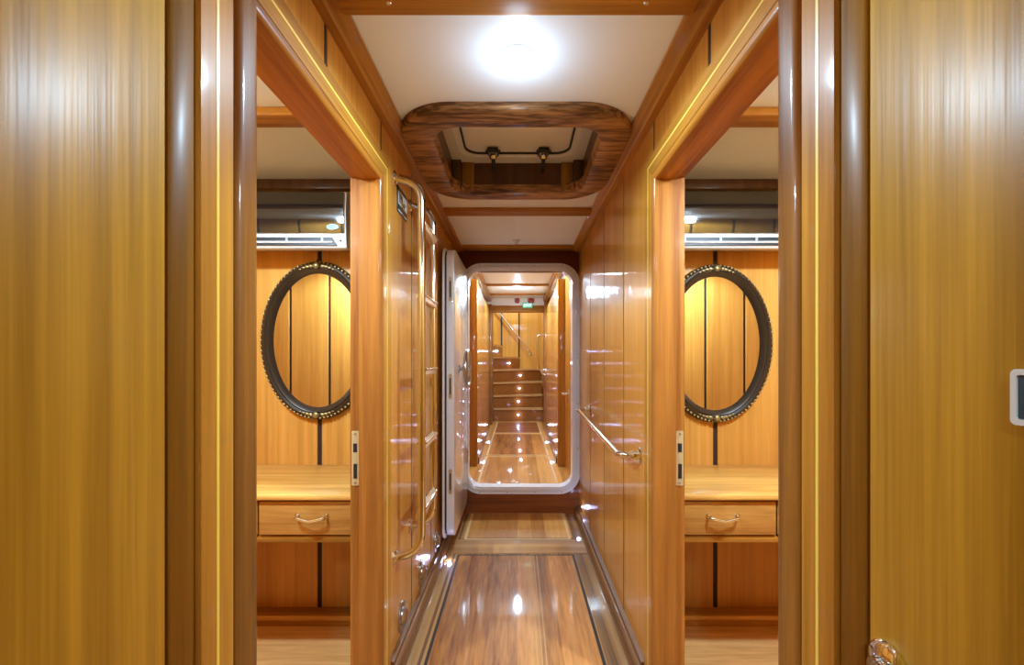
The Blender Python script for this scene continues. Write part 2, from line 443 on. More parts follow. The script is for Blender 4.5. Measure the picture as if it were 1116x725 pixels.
# ------------------------------------------------------------------ watertight door
mb = MB()
def rr(k, r): return rrect(FX-FHW-k, FX+FHW+k, OZ0-k, OZ1+k, r, 10)
mb.ring(rr(.062,.16), rr(.012,.112), 'Y', BULK-.018, BULK+.001, 'white')
fr = mb.build('door_5', kind='structure')
mb = MB(); mb.ring(rr(.026,.126), rr(0,.10), 'Y', BULK-.040, BULK+.055, 'white'); mb.build('coaming_lip', fr)
sc_pts = [(FX+x, OZ1+.046) for x in (-.31,-.1,.11,.32)]+[(FX+x, OZ0-.046) for x in (-.31,-.1,.11,.32)]+[(FX+FHW+.046, z) for z in (.5,.85,1.2,1.55)]
first = None
for x, z in sc_pts:
    if first is None:
        mb = MB(); mb.lathe([(0,0),(.006,0),(.0045,.0025),(0,.003)], (0,0,0), (0,-1,0), 'satin', 10); first = o = mb.build('screw', fr)
    else:
        o = first.copy(); COL.objects.link(o); o.parent = fr
    o.location = (x, BULK-.018, z)

LX = -.381; LY0, LY1 = 2.655, 3.345; LZ0, LZ1 = .105, 1.862
t = thing('watertight_door', 'white steel watertight door swung open against left wall, with handwheel and edge latches', 'door', (LX, LY1, LZ0))
H = LZ1-LZ0; LL = LY1-LY0
mb = MB(); b = MB(); mb.prism(rrect(-LL, 0, 0, H, .07), 'X', -.048, 0, 'white', bev=.004); leaf = mb.build('door_leaf', t)
mb = MB(); mb.prism(rrect(-LL+.006, -.006, .006, H-.006, .066), 'X', -.058, -.047, 'black'); mb.build('gasket', t, label='black rubber gasket')
mb = MB(); mb.prism(rrect(-LL-.012, 0, -.02, H+.012, .085), 'X', -.072, -.058, 'white', bev=.003); mb.build('flange', t)
for z in (.345, .92, 1.505):
    mb = MB(); mb.prism(rrect(-.034, -.014, z-.075, z+.075, .009, 5), 'Y', -LL-.004, -LL+.001, 'brass')
    sl = mb.build('latch_slot', t, label='brass latch slot')
    mb = MB(); mb.prism(rrect(-.027, -.020, z-.05, z+.05, .003, 3), 'Y', -LL-.0055, -LL-.0035, 'black'); mb.build('slot_opening', sl)
wc = Vector((.055, -.475, 1.02))
mb = MB(); mb.lathe([(0,0),(.032,0),(.032,.006),(.013,.010),(.013,.060),(.020,.062),(.020,.074),(0,.076)], (0, wc.y, wc.z), (1,0,0), 'satin', 20)
hw = mb.build('handwheel', t, label='steel handwheel')
mb = MB(); mb.tube([(wc.x, wc.y+.115*math.cos(2*PI*i/36), wc.z+.115*math.sin(2*PI*i/36)) for i in range(36)], .015, 'satin', 10, True); mb.build('wheel_rim', hw)
for k in range(3):
    a = math.radians(90+120*k); mb = MB()
    mb.tube([(.066, wc.y+.012*math.cos(a), wc.z+.012*math.sin(a)), (.056, wc.y+.112*math.cos(a), wc.z+.112*math.sin(a))], .007, 'satin', 8); mb.build('spoke', hw)
for z in (.30, 1.45):
    mb = MB(); mb.lathe([(.011,0),(.011,.11)], (-.004, .008, z), (0,0,1), 'satin', 12); mb.build('hinge', t)

# ------------------------------------------------------------------ deck hatch overhead
RB = 2.002
t = thing('deck_hatch', 'walnut-rimmed rounded deck hatch in the white ceiling with white lid and two latches', 'hatch', (0, HC, RB))
y0, y1 = 1.445-HC, 2.255-HC
i0, i1 = HY0+.008-HC, HY1-.008-HC
for half in (0, 1):
    pass
po = rrect(-.430, .420, y0, y1, .205, 12); pi_ = rrect(-.310, .310, i0, i1, .105, 12)
mb = MB(); b = bmesh.new(); n = len(po)
def lerp(p, q, k): return (p[0]+(q[0]-p[0])*k, p[1]+(q[1]-p[1])*k)
rows = []
for kk, z in ((0,.05),(0,.010),(.03,.002),(.06,0),(.92,0),(.97,.002),(1,.010),(1,.05)):
    rows.append([b.verts.new((*lerp(p,q,kk), z)) for p, q in zip(po, pi_)])
for a, c in zip(rows, rows[1:]+rows[:1]):
    for i in range(n): b.faces.new((a[i], a[(i+1)%n], c[(i+1)%n], c[i]))
bmesh.ops.recalc_face_normals(b, faces=b.faces); mb.merge(b, 'walnutX', False); mb.build('hatch_rim', t)
# rim side pieces have their grain running fore and aft: scarfed segments under the rim
LZ = 2.161-RB
mb = MB()
sx = HX-.002
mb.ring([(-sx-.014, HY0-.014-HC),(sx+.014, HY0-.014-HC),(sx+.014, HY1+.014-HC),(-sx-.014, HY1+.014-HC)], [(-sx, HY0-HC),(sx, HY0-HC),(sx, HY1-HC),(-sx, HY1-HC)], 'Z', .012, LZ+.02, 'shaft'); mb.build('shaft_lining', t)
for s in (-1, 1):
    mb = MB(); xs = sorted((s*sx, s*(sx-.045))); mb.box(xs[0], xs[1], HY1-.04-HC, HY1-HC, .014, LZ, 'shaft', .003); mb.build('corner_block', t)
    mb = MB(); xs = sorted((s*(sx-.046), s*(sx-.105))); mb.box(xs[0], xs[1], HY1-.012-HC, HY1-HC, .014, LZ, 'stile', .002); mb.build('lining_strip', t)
g = [(-.237, 1.66-HC), (.237, 2.08-HC)]
gi = rrect(g[0][0], g[1][0], g[0][1], g[1][1], .06); 
go = [rect_proj(p, -sx, sx, HY0-HC, HY1-HC) for p in gi]
mb = MB(); b = None
mb.ring([rect_proj((p[0], p[1]), -sx, sx, HY0-HC, HY1-HC) for p in gi], rrect(g[0][0]-.008, g[1][0]+.008, g[0][1]-.008, g[1][1]+.008, .066), 'Z', LZ, LZ+.02, 'white'); mb.build('lid_frame', t)
mb = MB(); mb.ring(rrect(-.282, .282, 1.612-HC, 2.128-HC, .088), rrect(-.27, .27, 1.624-HC, 2.116-HC, .083), 'Z', LZ-.004, LZ+.004, 'white'); mb.build('frame_bead', t)
mb = MB(); mb.ring(rrect(g[0][0]-.009, g[1][0]+.009, g[0][1]-.009, g[1][1]+.009, .067), gi, 'Z', LZ-.003, LZ+.02, 'black'); mb.build('gasket', t, label='black rubber gasket')
mb = MB(); mb.prism(gi, 'Z', LZ+.004, LZ+.03, 'white'); mb.build('lid', t)
for x in (-.114, .122):
    yb = 2.04-HC
    mb = MB(); mb.box(x-.026, x+.026, yb-.012, yb+.06, LZ-.012, LZ+.004, 'black', .006); la = mb.build('latch', t, label='black and steel latch')
    mb = MB(); mb.lathe([(.020,0),(.020,.012),(.016,.024),(.007,.030),(0,.031)], (x, yb+.02, LZ-.012), (0,0,-1), 'chrome', 16); mb.build('latch_boss', la)
    mb = MB(); mb.tube([(x, yb+.015, LZ-.036), (x, yb+.06, LZ-.046), (x, yb+.105, LZ-.060)], [.010,.009,.007], 'black', 10); mb.build('latch_lever', la)
    mb = MB(); mb.tube([(x-.03, yb+.0, LZ-.010), (x-.022, yb-.02, LZ-.022), (x+.022, yb-.02, LZ-.022), (x+.03, yb, LZ-.010)], .006, 'black', 8); mb.build('latch_hook', la)

# ------------------------------------------------------------------ escape ladder on the left wall
t = thing('escape_ladder', 'polished steel ladder with wooden rungs bracketed to the left corridor wall', 'ladder', (-W, 1.815, .42))
LXo = .105
for y, zt, zb in ((1.70-1.815, 1.885-.42, .0), (1.935-1.815, 1.86-.42, .035)):
    mb = MB(); mb.tube(fillet([(.004, y, zt), (LXo, y, zt-.02), (LXo, y, zb+.02), (.004, y, zb)], .075, 10), .0155, 'chrome', 16); st = mb.build('stile', t)
    for z, sg in ((zt, 1), (zb, -1)):
        mb = MB(); mb.lathe([(0,0),(.028,0),(.028,.004),(.020,.007),(.0165,.010),(.0165,.022),(0,.022)], (0, y, z), (1,0,0), 'chrome', 20)
        for a in (45, 165, 285):
            mb.ball((.005, y+.022*math.cos(math.radians(a)), z+.022*math.sin(math.radians(a))), .0035, 'satin', 1)
        mb.build('mounting_flange', t)
for z in (.60, .85, 1.135, 1.42, 1.70):
    mb = MB(); mb.box(LXo-.015, LXo+.015, 1.705-1.815, 1.93-1.815, z-.42-.012, z-.42+.012, 'rung', .005)
    rg = mb.build('rung', t, label='varnished wooden rung')
    mb = MB()
    for x in (LXo-.015, LXo+.015): mb.tube([(x, 1.70-1.815, z-.42+.010), (x, 1.935-1.815, z-.42+.010)], .005, 'chrome', 10)
    mb.build('rung_edging', rg)

# sign plate behind the ladder's top
mb = MB(); mb.box(0, .004, -.072, .072, -.052, .052, 'sign', .0015); sg = tag(mb.build('sign_plate'), 'small dark green sign plate with white marks high on left wall behind ladder', 'sign', loc=(-W, 1.805, 1.822))
mb = MB()
mb.box(.004, .0046, -.066, .066, -.020, .034, 'signwhite')
mb.box(.004, .0046, -.066, .066, -.047, -.042, 'signwhite'); mb.build('white_band', sg)
mb = MB()
for y, w, z0, z1 in ((-.052,.012,-.012,.026), (-.034,.006,-.012,.026), (-.020,.016,.012,.026), (-.014,.005,-.012,.012), (.008,.014,-.012,.004), (.026,.006,-.012,.026), (.040,.014,.0,.012)):
    mb.box(.0046, .0050, y, y+w, z0, z1, 'sign')
mb.build('marks', sg)

# oval vents low on the left wall
VL = ['oval metal vent low on the left wall nearest the camera', 'oval metal vent low on left wall, between the near vent and the open white door', 'oval metal vent low on left wall, farthest of three, just before the open white door']
proto = None
for i, (y, z) in enumerate(((1.80,.135), (2.17,.135), (2.55,.135))):
    if proto is None:
        proto = thing('oval_vent', VL[0], 'vent', (-W, y, z), 'oval vents low on the left wall')
        el = [(.052*math.cos(2*PI*k/28), .062*math.sin(2*PI*k/28)) for k in range(28)]
        mb = MB(); mb.prism(el, 'X', 0, .006, 'satin', bev=.002); mb.build('vent_plate', proto)
        mb = MB(); mb.lathe([(.034,0),(.036,.005),(.028,.016),(.012,.021),(0,.022)], (.006,0,0), (1,0,0), 'satin', 20); cw = mb.build('cowl', proto)
        for a in (0, 180):
            mb = MB(); mb.ball((.0065, .043*math.cos(math.radians(a)), 0), .005, 'chrome', 1); mb.build('screw', proto)
        o = proto
    else: o = copy_tree(proto)
    o.location = (-W, y, z); o['label'] = VL[i]

# handrail on the right wall
t = thing('grab_rail', 'polished steel grab rail along the right corridor wall', 'handrail', (W, 1.68, .815))
mb = MB(); mb.tube(fillet([(-.004, .02, 0), (-.082, .02, 0), (-.082, 1.20, .045), (-.004, 1.20, .045)], .035, 8), .0115, 'chrome', 16); mb.build('rail', t)
for y, z in ((.02, 0), (1.20, .045)):
    mb = MB(); mb.prism(rrect(y-.016, y+.016, z-.034, z+.034, .015, 6), 'X', -.005, 0, 'chrome', bev=.0015)
    mb.lathe([(.0165,0),(.0165,.026),(.0125,.030)], (-.005, y, z), (-1,0,0), 'chrome', 18)
    for dz in (-.025, .025): mb.ball((-.005, y, z+dz), .004, 'satin', 1)
    mb.build('mounting_flange', t)

# rocker switch at the right edge of the picture
t = thing('wall_switch', 'white-rimmed switch with dark blue rocker on the near right door', 'switch', (W-.006, .388, 1.146))
mb = MB(); po = rrect(-.0262, .0262, -.026, .026, .005, 4); pi2 = rrect(-.0212, .0212, -.0205, .0205, .002, 4)
mb.ring(po, pi2, 'X', -.006, 0, 'signwhite'); mb.build('bezel', t)
mb = MB(); mb.prism(rrect(-.0210, .0210, -.0202, .0202, .002, 4), 'X', -.0045, -.0005, 'blue', bev=.0008); mb.build('rocker', t)

# ------------------------------------------------------------------ cabin furniture
def mirror_(s, cx, cz, label):
    y = CY1
    t = thing('oval_mirror', label, 'mirror', (cx, y, cz), 'oval mirrors on the cabin walls')
    A, B = .2625, .364
    n = 72
    prof = [(0,0),(.004,-.022),(.012,-.030),(.022,-.032),(.030,-.026),(.036,-.030),(.046,-.024),(.056,-.012),(.060,-.006),(.060,0)]
    def st(i):
        a = 2*PI*i/n
        return [Vector(((A-d)*math.cos(a), h-.001, (B-d)*math.sin(a))) for d, h in prof]
    mb = MB(); mb.loopsweep(st, n, 'bronze'); mb.build('mirror_frame', t)
    mb = MB()
    N = 92
    for i in range(N):
        a = 2*PI*i/N
        mb.ball(((A-.009)*math.cos(a), -.030, (B-.009)*math.sin(a)), .0058, 'gold', 1, (1,.8,1))
    mb.build('beading', t, label='tarnished gold beading')
    for sg in (-1, 1):
        mb = MB()
        mb.ball((0, -.034, sg*(B-.024)), .016, 'gold', 2, (1,.6,1))
        for k in range(5):
            a = 2*PI*k/5; mb.ball((.017*math.cos(a), -.032, sg*(B-.024)+.014*math.sin(a)), .008, 'bronze', 1)
        for e in (-1, 1):
            for k in range(1, 5):
                an = PI/2*sg+e*.07*k+e*.04
                mb.ball(((A-.024)*math.cos(an), -.031, (B-.024)*math.sin(an)), .013-.002*k, 'gold', 1, (1.3,.6,.8))
        mb.build('ornament', t, label='gilt floral ornament')
    mb = MB(); mb.prism([((A-.050)*math.cos(2*PI*i/n), (B-.050)*math.sin(2*PI*i/n)) for i in range(n)], 'Y', -.010, -.002, 'mirror'); mb.build('mirror_glass', t)
    mb = MB(); mb.tube([(.006*math.cos(PI*2*i/14), -.012, B+.001+.006*math.sin(PI*2*i/14)) for i in range(14)], .003, 'bronze', 6, True); mb.build('hanging_ring', t)
mirror_(-1, -.9135, 1.272, 'oval dark-framed mirror with gold beading in the left cabin')
mirror_(1, .905, 1.258, 'oval dark-framed mirror with gold beading in the right cabin')

def aircon(x0, x1, z0, z1, label, badge):
    t = thing('air_conditioner', label, 'air conditioner', ((x0+x1)/2, CY1, z0), 'wall air conditioners in the cabins')
    w = (x1-x0)/2; h = z1-z0
    pr = [(0,.034),(-.165,0),(-.178,.004),(-.184,.020),(-.187,.060),(-.190,.15),(-.182,h-.006),(-.150,h),(0,h)]
    mb = MB(); mb.prism(pr, 'X', -w, w, 'acwhite', bev=.003); mb.build('body', t)
    # gently bowed black front panel
    mb = MB(); b = bmesh.new(); nx, nz = 30, 8; F = []; Bk = []
    for j in range(nz+1):
        z = .062+(h-.010-.062)*j/nz
        r0 = []; r1 = []
        for i in range(nx+1):
            x = -w+.008+(2*w-.016)*i/nx
            bow = .008*(1-(2*(j/nz)-1)**2)+.004*(1-(x/w)**2)
            r0.append(b.verts.new((x, -.190-bow, z))); r1.append(b.verts.new((x, -.180, z)))
        F.append(r0); Bk.append(r1)
    for j in range(nz):
        for i in range(nx):
            b.faces.new((F[j][i], F[j][i+1], F[j+1][i+1], F[j+1][i])); b.faces.new((Bk[j][i], Bk[j+1][i], Bk[j+1][i+1], Bk[j][i+1]))
    for i in range(nx):
        b.faces.new((F[0][i], Bk[0][i], Bk[0][i+1], F[0][i+1])); b.faces.new((F[nz][i], F[nz][i+1], Bk[nz][i+1], Bk[nz][i]))
    for j in range(nz):
        b.faces.new((F[j][0], F[j+1][0], Bk[j+1][0], Bk[j][0])); b.faces.new((F[j][nx], Bk[j][nx], Bk[j+1][nx], F[j+1][nx]))
    bmesh.ops.recalc_face_normals(b, faces=b.faces); mb.merge(b, 'glassblk', True); fp = mb.build('front_panel', t, label='glossy black front panel')
    mb = MB(); mb.prism([(-w+.04, .012), (w-.04, .012), (w-.058, .046), (-w+.058, .046)], 'Y', -.1885, -.150, 'black'); mb.build('air_outlet', t)
    mb = MB(); mb.box(-w+.050, w-.054, -.194, -.150, .021, .029, 'acwhite', .003); mb.build('louver', t)
    for k in range(5):
        x = -w+.10+k*(2*w-.2)/4; mb = MB(); mb.box(x-.005, x+.005, -.1895, -.16, .028, .045, 'grey'); mb.build('vane', t)
    if badge:
        mb = MB(); el = [(w-.052+.026*math.cos(2*PI*i/24), .086+.012*math.sin(2*PI*i/24)) for i in range(24)]
        mb.prism(el, 'Y', -.1985, -.192, 'signwhite', bev=.001); bd = mb.build('badge', t, label='small oval badge')
        mb = MB(); el = [(w-.052+.0235*math.cos(2*PI*i/24), .086+.0103*math.sin(2*PI*i/24)) for i in range(24)]
        mb.prism(el, 'Y', -.1992, -.1980, 'badge'); mb.build('badge_field', bd)
        mb = MB(); mb.ball((w-.024, -.184, .032), .005, 'black', 1); mb.build('receiver', t)
aircon(-1.51, -.717, 1.650, 1.893, 'white air conditioner with black front and oval badge in left cabin', True)
aircon(.60, 1.40, 1.650, 1.895, 'white air conditioner with black front, no badge visible, in right cabin', False)

def desk(s, label):
    xi = W+TH+.004; xo = CX-.02
    t = thing('dressing_table', label, 'dressing table', (0, CY1, 0), 'dressing tables in the cabins')
    def bx(mb, xa, xb, *r, **k): mb.box(min(s*xa,s*xb), max(s*xa,s*xb), *r, **k)
    mb = MB(); bx(mb, xi, xo, -.462, -.001, .680, .700, 'desk', bev=.006); mb.build('table_top', t)
    mb = MB(); bx(mb, xi, .93, -.447, -.430, .552, .672, 'drawer', bev=.003); bx(mb, xi+.01, .92, -.430, -.05, .565, .66, 'frameX'); dr = mb.build('drawer', t)
    hx = .738; z = .616
    mb = MB()
    mb.tube(fillet([(s*(hx-.052), -.447, z+.006), (s*(hx-.050), -.470, z+.004), (s*(hx), -.476, z-.006), (s*(hx+.050), -.470, z+.004), (s*(hx+.052), -.447, z+.006)], .008), .005, 'chrome', 10)
    for e in (-1, 1): mb.lathe([(0,0),(.009,0),(.008,.003),(0,.004)], (s*(hx+e*.052), -.447, z+.006), (0,-1,0), 'chrome', 14)
    mb.build('drawer_handle', dr, label='chrome bow handle')
    mb = MB(); bx(mb, .936, 1.50, -.447, -.430, .552, .672, 'drawer', bev=.003); bx(mb, .946, 1.49, -.430, -.05, .565, .66, 'frameX'); mb.build('drawer', t)
    mb = MB(); bx(mb, xi, xo, -.440, -.02, .522, .546, 'frameX', bev=.003); mb.build('rail', t)
    mb = MB(); bx(mb, 1.50, 1.53, -.44, -.09, 0, .68, 'cabin', bev=.002); mb.build('end_panel', t)
    mb = MB(); bx(mb, xo-.03, xo, -.44, -.09, 0, .68, 'cabin', bev=.002); mb.build('end_panel', t)
desk(-1, 'built-in wooden dressing table with chrome-handled drawer in left cabin')
desk(1, 'built-in wooden dressing table with chrome-handled drawer in right cabin')

# ------------------------------------------------------------------ corridor beyond the watertight door
YS = 7.30
C2 = 2.17
def xw(y): return .395+.055*(y-4.2)/3.1
for s, side in ((-1,'left'), (1,'right')):
    mb = MB()
    xs = sorted((s*.455, s*.52)); mb.box(xs[0], xs[1], BULK+.05, 4.25, 0, 1.98, 'veneer')          # lobby
    xs = sorted((s*.385, s*.52)); mb.box(xs[0], xs[1], 4.20, 4.32, FZ-.02, 1.96, 'caseZ', .004)     # pilaster
    def wedge(y0, y1, z0, z1, m, e=0.):
        mb.prism([(s*(xw(y0)-e), y0), (s*(xw(y1)-e), y1), (s*.60, y1), (s*.60, y0)], 'Z', z0, z1, m)
    ys = [4.32, 4.78, 5.24, 5.70, 6.16, 6.62, 6.90]
    for a, b in zip(ys, ys[1:]): wedge(a+.004, b-.004, FZ-.02, 1.96, 'veneer')
    wedge(4.32, 6.9, FZ-.02, 1.959, 'groove', -.004)
    mb.box(*(sorted((s*.50, s*.60))), BULK+.05, 7.3, 1.96, C2, 'ceiling')
    mb.box(*(sorted((s*.46, s*.60))), BULK+.05, 4.2, 1.98, C2, 'ceiling')
    struct(mb, 'wall_%s_beyond' % side)
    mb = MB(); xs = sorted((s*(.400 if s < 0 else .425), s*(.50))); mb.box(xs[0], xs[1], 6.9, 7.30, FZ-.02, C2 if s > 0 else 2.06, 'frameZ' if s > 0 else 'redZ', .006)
    struct(mb, 'trim_%d' % (24 if s < 0 else 25))
    mb = MB(); mb.box(*sorted((s*.405, s*.485)), BULK+.05, 7.0, C2-.055, C2, 'frameY', .006); struct(mb, 'trim_%d' % (26 if s < 0 else 27))
    mb = MB(); mb.prism([(s*(xw(4.32)), 4.32), (s*(xw(6.9)), 6.9), (s*(xw(6.9)-.022), 6.9), (s*(xw(4.32)-.022), 4.32)], 'Z', FZ, FZ+.055, 'base'); struct(mb, 'baseboard_%s_beyond' % side)
mb = MB(); mb.box(-.6, .6, BULK+.05, 8.4, FZ-.08, FZ-.002, 'floor2'); f2 = struct(mb, 'floor')
ed = [(3.60, 4.62), (4.72, 6.05), (6.15, 7.20)]
for i, (a, b) in enumerate(ed):
    m_ = ('floor2', 'floor', 'sill')[i]
    mb = MB(); mb.box(-.315, .315, a, b, FZ-.02, FZ, m_); mb.build('floor_panel', f2)
    mb = MB(); mb.ring([(-.335,a-.02),(.335,a-.02),(.335,b+.02),(-.335,b+.02)], [(-.316,a-.001),(.316,a-.001),(.316,b+.001),(-.316,b+.001)], 'Z', FZ-.02, FZ+.0004, 'holly'); mb.build('inlay', f2)
mb = MB(); mb.box(-.6, .6, BULK+.05, 7.05, C2, C2+.03, 'ceiling'); mb.box(-1.6, .6, 7.05, 9.2, 2.9, 2.93, 'ceiling'); mb.box(-.6,.6, 7.04,7.09, C2-.11, 2.93, 'ceiling'); struct(mb, 'ceiling')
for k, y in enumerate((4.75, 5.68, 6.48)):
    mb = MB(); mb.box(-.42, .42, y, y+.08, C2-.02, C2, 'frameX', .004); struct(mb, 'trim_%d' % (28+k))
mb = MB(); mb.box(-.6, .6, 7.04, 7.16, C2-.215, C2-.112, 'frameX', .004); struct(mb, 'trim_31')
# stairwell
YB = 8.30
mb = MB()
xe = [-1.6, -1.0, -.30, .03, .60]
for a, b in zip(xe, xe[1:]): mb.box(a+.014, b-.014, YB, YB+.01, 0, 2.9, 'veneer', .0015, 1)
mb.box(-1.6, .6, YB+.008, YB+.06, 0, 2.93, 'groove'); struct(mb, 'wall_stairwell_back')
mb = MB(); mb.box(.56, .60, 6.9, YB+.05, 0, 2.93, 'veneer'); struct(mb, 'wall_stairwell_right')
mb = MB(); mb.box(-1.65, -1.6, 7.1, YB+.05, 0, 2.93, 'veneer'); mb.box(-1.6, -.5, 7.1, 7.15, 0, 2.93, 'veneer'); struct(mb, 'wall_stairwell_left')

t = thing('winding_staircase', 'varnished wooden winding staircase turning left at the far end', 'staircase', (-.43, 7.36, FZ))
ANG = [0, 12, 25, 42, 63, 81, 99, 117, 135, 153]
RISE = .2145
def hit(a):
    """from the pivot out to the stairwell walls, local coordinates"""
    d = Vector((math.cos(math.radians(a)), math.sin(math.radians(a))))
    k = 1e9
    if d.x > 1e-6: k = min(k, (.425+.43)/d.x)
    if d.x < -1e-6: k = min(k, (1.59-.43)/-d.x)
    if d.y > 1e-6: k = min(k, (YB-.012-7.36)/d.y)
    return d*k
LEDP = []
for k in range(9):
    a0, a1 = ANG[k], ANG[k+1]
    z = RISE*(k+1)
    p0, p1 = hit(a0), hit(a1)
    poly = [(0,0), tuple(p0)]
    for cx, cy in ((.855, YB-.012-7.36), (-1.16, YB-.012-7.36)):
        ca = math.degrees(math.atan2(cy, cx))
        if a0 < ca < a1: poly.append((cx, cy))
    poly.append(tuple(p1))
    n0 = Vector((math.sin(math.radians(a0)), -math.cos(math.radians(a0))))*.025   # nosing overhang
    poly[0] = (n0.x, n0.y) ; poly[1] = (p0.x+n0.x*(1 if k < 4 else 0), p0.y+n0.y)
    ym = YB-.012-7.36; poly = [(px, min(py, ym)) for px, py in poly]
    if (poly[0][0]**2+poly[0][1]**2) > 1e-9: poly.append((0,0))
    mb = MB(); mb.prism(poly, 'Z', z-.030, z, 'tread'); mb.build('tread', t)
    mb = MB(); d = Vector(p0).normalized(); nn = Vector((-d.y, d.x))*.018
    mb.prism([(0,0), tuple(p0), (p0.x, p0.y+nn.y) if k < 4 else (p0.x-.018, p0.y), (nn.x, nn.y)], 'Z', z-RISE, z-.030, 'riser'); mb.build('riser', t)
    fr_ = (.52, .52, .54, .56, .60, .5)[k] if k < 6 else .5
    q = Vector(p0)*fr_ - Vector((nn.x, nn.y)).normalized()*.001
    LEDP.append((Vector((-.43+q.x, 7.36+q.y, FZ+z-RISE*.52)), Vector((-nn.x, -nn.y, 0)).normalized()))
mb = MB(); mb.lathe([(0,0),(.030,0),(.030,2.3),(0,2.3)], (-.005,0,0), (0,0,1), 'riser', 20); mb.build('newel_post', t)

# lights let into the risers
ORD = ['lowest', 'second', 'third', 'fourth', 'fifth', 'sixth']
def round_led(name, label, cat, p, d, r, group):
    t = thing(name, label, cat, p, group)
    mb = MB(); mb.lathe([(r*.72,.001),(r,.0),(r,.003),(r*.72,.005)], (0,0,0), d, 'chrome', 18); mb.build('bezel', t)
    mb = MB(); mb.lathe([(0,0),(r*.72,0),(r*.72,.003),(r*.5,.006),(0,.008)], (0,0,0), d, 'led', 16); mb.build('lens', t)
    li = bpy.data.lights.new(name, 'POINT'); li.energy = .22 if r > .02 else .13; li.color = (.50,.58,1.); li.shadow_soft_size = .015
    lo = bpy.data.objects.new(name+'_glow', li); COL.objects.link(lo); lo.parent = t; lo.location = Vector(d)*.03
    return t
for k in range(6):
    round_led('step_light', 'small blue-white light in the %s stair riser from the bottom' % ORD[k], 'step light', LEDP[k][0], LEDP[k][1], .024, 'lights in the stair risers')
round_led('courtesy_light', 'small blue-white courtesy light low on the right wall just before the white frame', 'courtesy light', (W, 3.20, .115), (-1,0,0), .013, 'courtesy lights along the corridor')
round_led('courtesy_light', 'small blue-white courtesy light in the left baseboard below open white door', 'courtesy light', (-.4322, 2.60, .018), (1,0,0), .013, 'courtesy lights along the corridor')
for s, nm in ((-1,'left'), (1,'right')):
    for y, w_ in ((4.9,'nearer'), (6.1,'farther')):
        round_led('courtesy_light', '%s low courtesy light on the %s wall beyond the white door frame' % (w_, nm), 'courtesy light', (s*xw(y), y, FZ+.12), (-s,0,0), .012, 'courtesy lights along the corridor')

# stair handrails
t = thing('stair_handrail', 'thin steel handrail sloping down the wall behind the stairs', 'handrail', (0, YB, 1.2))
mb = MB(); mb.tube([(-.50, -.07, 1.08), (.27, -.07, .10)], .014, 'chrome', 12); mb.build('rail', t)
for x in (-.40, .25):
    zz = 1.08+(x+.50)/.77*(-.98)
    mb = MB(); mb.tube([(x, 0, zz-.03), (x, -.06, zz-.03), (x, -.07, zz)], .008, 'chrome', 8); mb.lathe([(0,0),(.028,0),(.026,.006),(0,.008)], (x, 0, zz-.03), (0,-1,0), 'chrome', 16); mb.build('bracket', t)
t = thing('grab_bar', 'upright white-bright grab bar on the post right of the stairs', 'handrail', (.425, 6.98, 1.02))
mb = MB(); mb.tube(fillet([(0,0,.575), (-.115,0,.56), (-.085,0,.03), (0,0,.0)], .05), .013, 'chrome', 12); mb.build('bar', t)
for z in (0, .575):
    mb = MB(); mb.lathe([(0,0),(.03,0),(.028,.006),(0,.008)], (0,0,z), (-1,0,0), 'chrome', 16); mb.build('mounting_flange', t)
t = thing('short_handrail', 'short steel handrail at the foot of stairs on right wall', 'handrail', (xw(6.3), 6.3, 1.0))
mb = MB(); mb.tube(fillet([(.01,0,-.02), (-.07,0,-.02), (-.075,.50,.02), (.005,.50,.02)], .03), .012, 'chrome', 12); mb.build('rail', t)
for y, z in ((0,-.02), (.5,.02)):
    mb = MB(); mb.lathe([(0,0),(.028,0),(.026,.006),(0,.008)], (y*.018, y, z), (-1,0,0), 'chrome', 16); mb.build('mounting_flange', t)
t = thing('lever_handle', 'chrome lever handle on right jamb just beyond the white frame', 'door handle', (.455, 3.95, .86))
mb = MB(); mb.prism(rrect(-.02, .02, -.06, .06, .018), 'X', -.005, 0, 'chrome', bev=.001); mb.build('backplate', t)
mb = MB(); mb.tube(fillet([(-.004,0,.02), (-.05,0,.02), (-.052,.11,.025)], .012), .009, 'chrome', 12); mb.build('lever', t)

# alarms and exit sign on the white fascia
for x, lab, r in ((-.005, 'left one of two red alarm beacons above the stairs', .042), (.215, 'right one of two red alarm beacons above the stairs', .052)):
    t = thing('alarm_beacon', lab, 'alarm', (x, 7.04, 2.135), 'red alarm beacons above the stairs')
    mb = MB(); mb.lathe([(0,0),(r,0),(r,.03),(r*.75,.045),(r*.6,.07),(0,.075)], (0,0,0), (0,-1,0), 'red', 20); mb.build('housing', t)
    mb = MB(); mb.lathe([(0,0),(r*.45,0),(r*.4,.012),(0,.016)], (0,-.074,0), (0,-1,0), 'red', 14); mb.build('dome', t)
t = thing('exit_sign', 'small green lit exit sign hung above the stairs', 'sign', (.16, 7.0, 2.055))
mb = MB(); mb.box(-.078, .078, -.014, .014, -.036, .036, 'exit', .004); pl = mb.build('sign_body', t)
cu = bpy.data.curves.new('lettering', 'FONT'); cu.body = 'EXIT'; cu.size = .062; cu.align_x = 'CENTER'; cu.align_y = 'CENTER'; cu.extrude = .0008
to = bpy.data.objects.new('tmp_text', cu); COL.objects.link(to)
bpy.context.view_layer.update()
me = bpy.data.meshes.new_from_object(to.evaluated_get(bpy.context.evaluated_depsgraph_get())); bpy.data.objects.remove(to)
me.transform(Matrix.Rotation(PI/2, 4, 'X')); me.materials.clear(); me.materials.append(M['exitw'])
o = bpy.data.objects.new('lettering', me); COL.objects.link(o); o.parent = t; o.location = (0, -.0152, 0)

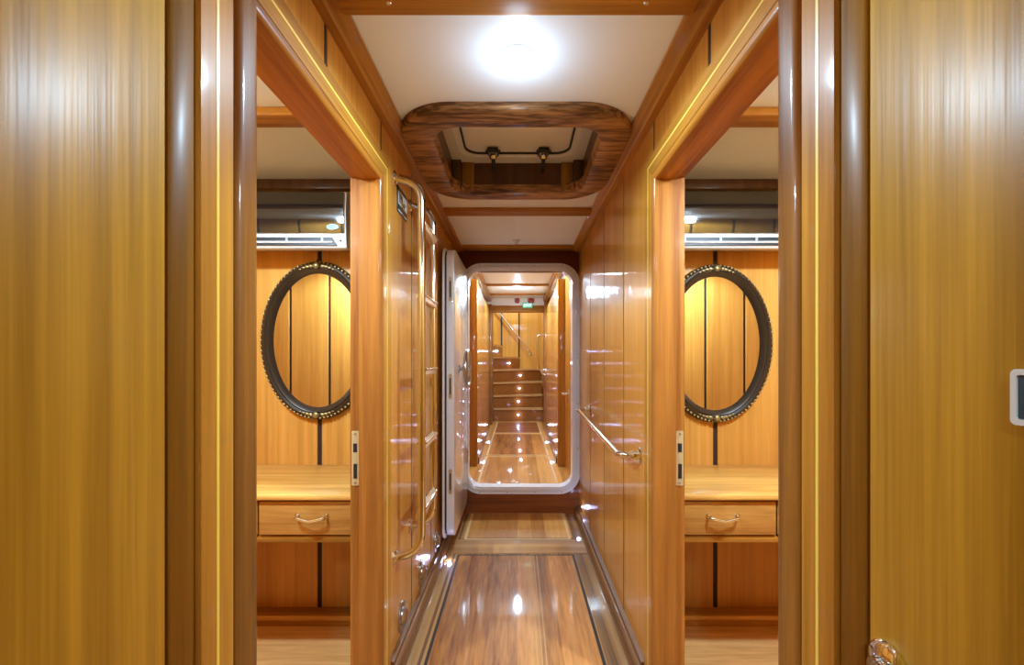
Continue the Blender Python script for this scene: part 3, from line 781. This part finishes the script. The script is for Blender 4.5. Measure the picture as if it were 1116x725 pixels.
# ------------------------------------------------------------------ lamps
def downlight(x, y, z, label, watts, r=.036, col=(.53,.78,1.), glow=.11):
    t = thing('ceiling_light', label, 'ceiling light', (x, y, z), 'recessed ceiling lights')
    mb = MB(); mb.lathe([(r,.001),(r+.007,0),(r+.007,-.002),(r+.004,-.005),(r,-.006)], (0,0,0), (0,0,1), 'white', 32); mb.build('trim_ring', t)
    mb = MB(); mb.lathe([(0,0),(r,0),(r,-.006),(r*.8,-.011),(0,-.014)], (0,0,0), (0,0,1), 'lens', 28); mb.build('lens', t)
    li = bpy.data.lights.new('lamp', 'SPOT'); li.energy = watts*2.; li.color = col; li.shadow_soft_size = r
    li.spot_size = math.radians(176); li.spot_blend = .35
    l2 = bpy.data.lights.new('lamp_glow', 'POINT'); l2.energy = watts*glow; l2.color = col; l2.shadow_soft_size = r  # extra point light without a body, added to brighten the ceiling
    o2 = bpy.data.objects.new('lamp_glow', l2); COL.objects.link(o2); o2.parent = t; o2.location = (0,0,-.11)
    lo = bpy.data.objects.new('lamp_bulb', li); COL.objects.link(lo); lo.parent = t; lo.location = (0,0,-.05)
    return t
downlight(0, 1.225, CEIL, 'round ceiling light in the white panel before the hatch', 6.5)
downlight(0, -.75, CEIL, 'added ceiling light out of view behind the camera', 7.5)  # lamp added behind the camera to brighten the near corridor
downlight(0, 5.95, C2, 'round ceiling light in the far corridor before the stairs', 16)
downlight(0, 4.35, C2, 'added unseen ceiling light just beyond the white door frame', 22, r=.028)  # out of view; added to light the walls around the door frame
downlight(-.2, 7.7, 2.9, 'unseen ceiling light high over the stairs', 20)  # unseen lamp that supplies light to the stairwell
downlight(-1.05, .86, CC, 'round ceiling light in the left cabin', 24, col=(.575,.795,1.))
downlight(1.05, .86, CC, 'round ceiling light in the right cabin', 24, col=(.575,.795,1.))
mb = MB(); mb.lathe([(0,0),(.026,0),(.026,-.005),(.014,-.012),(.010,-.022),(.014,-.024),(0,-.026)], (0,0,0), (0,0,1), 'satin', 20)
tag(mb.build('ceiling_sprinkler'), 'small steel sprinkler head in the ceiling panel before the white door', 'sprinkler', loc=(-.008, 3.11, CEIL))

w = bpy.data.worlds.new('World'); SC.world = w; w.use_nodes = True
w.node_tree.nodes['Background'].inputs[0].default_value = (.02,.02,.025,1)

# ------------------------------------------------------------------ camera
cam = bpy.data.cameras.new('camera'); co = bpy.data.objects.new('camera', cam); COL.objects.link(co)
co.location = (0, 0, EYE); co.rotation_euler = (PI/2, 0, 0)
cam.sensor_width = 36; cam.lens = 36*480/1116
cam.shift_x = -6/1116; cam.shift_y = 30.5/1116
cam.clip_start = .02
SC.camera = co
SC.view_settings.view_transform = 'Standard'; SC.view_settings.look = 'None'
SC.view_settings.gamma = 1; SC.view_settings.use_curve_mapping = False
SC.view_settings.exposure = 1.22
SC.cycles.max_bounces = 14; SC.cycles.diffuse_bounces = 7; SC.cycles.glossy_bounces = 7
SC.cycles.sample_clamp_indirect = 6.
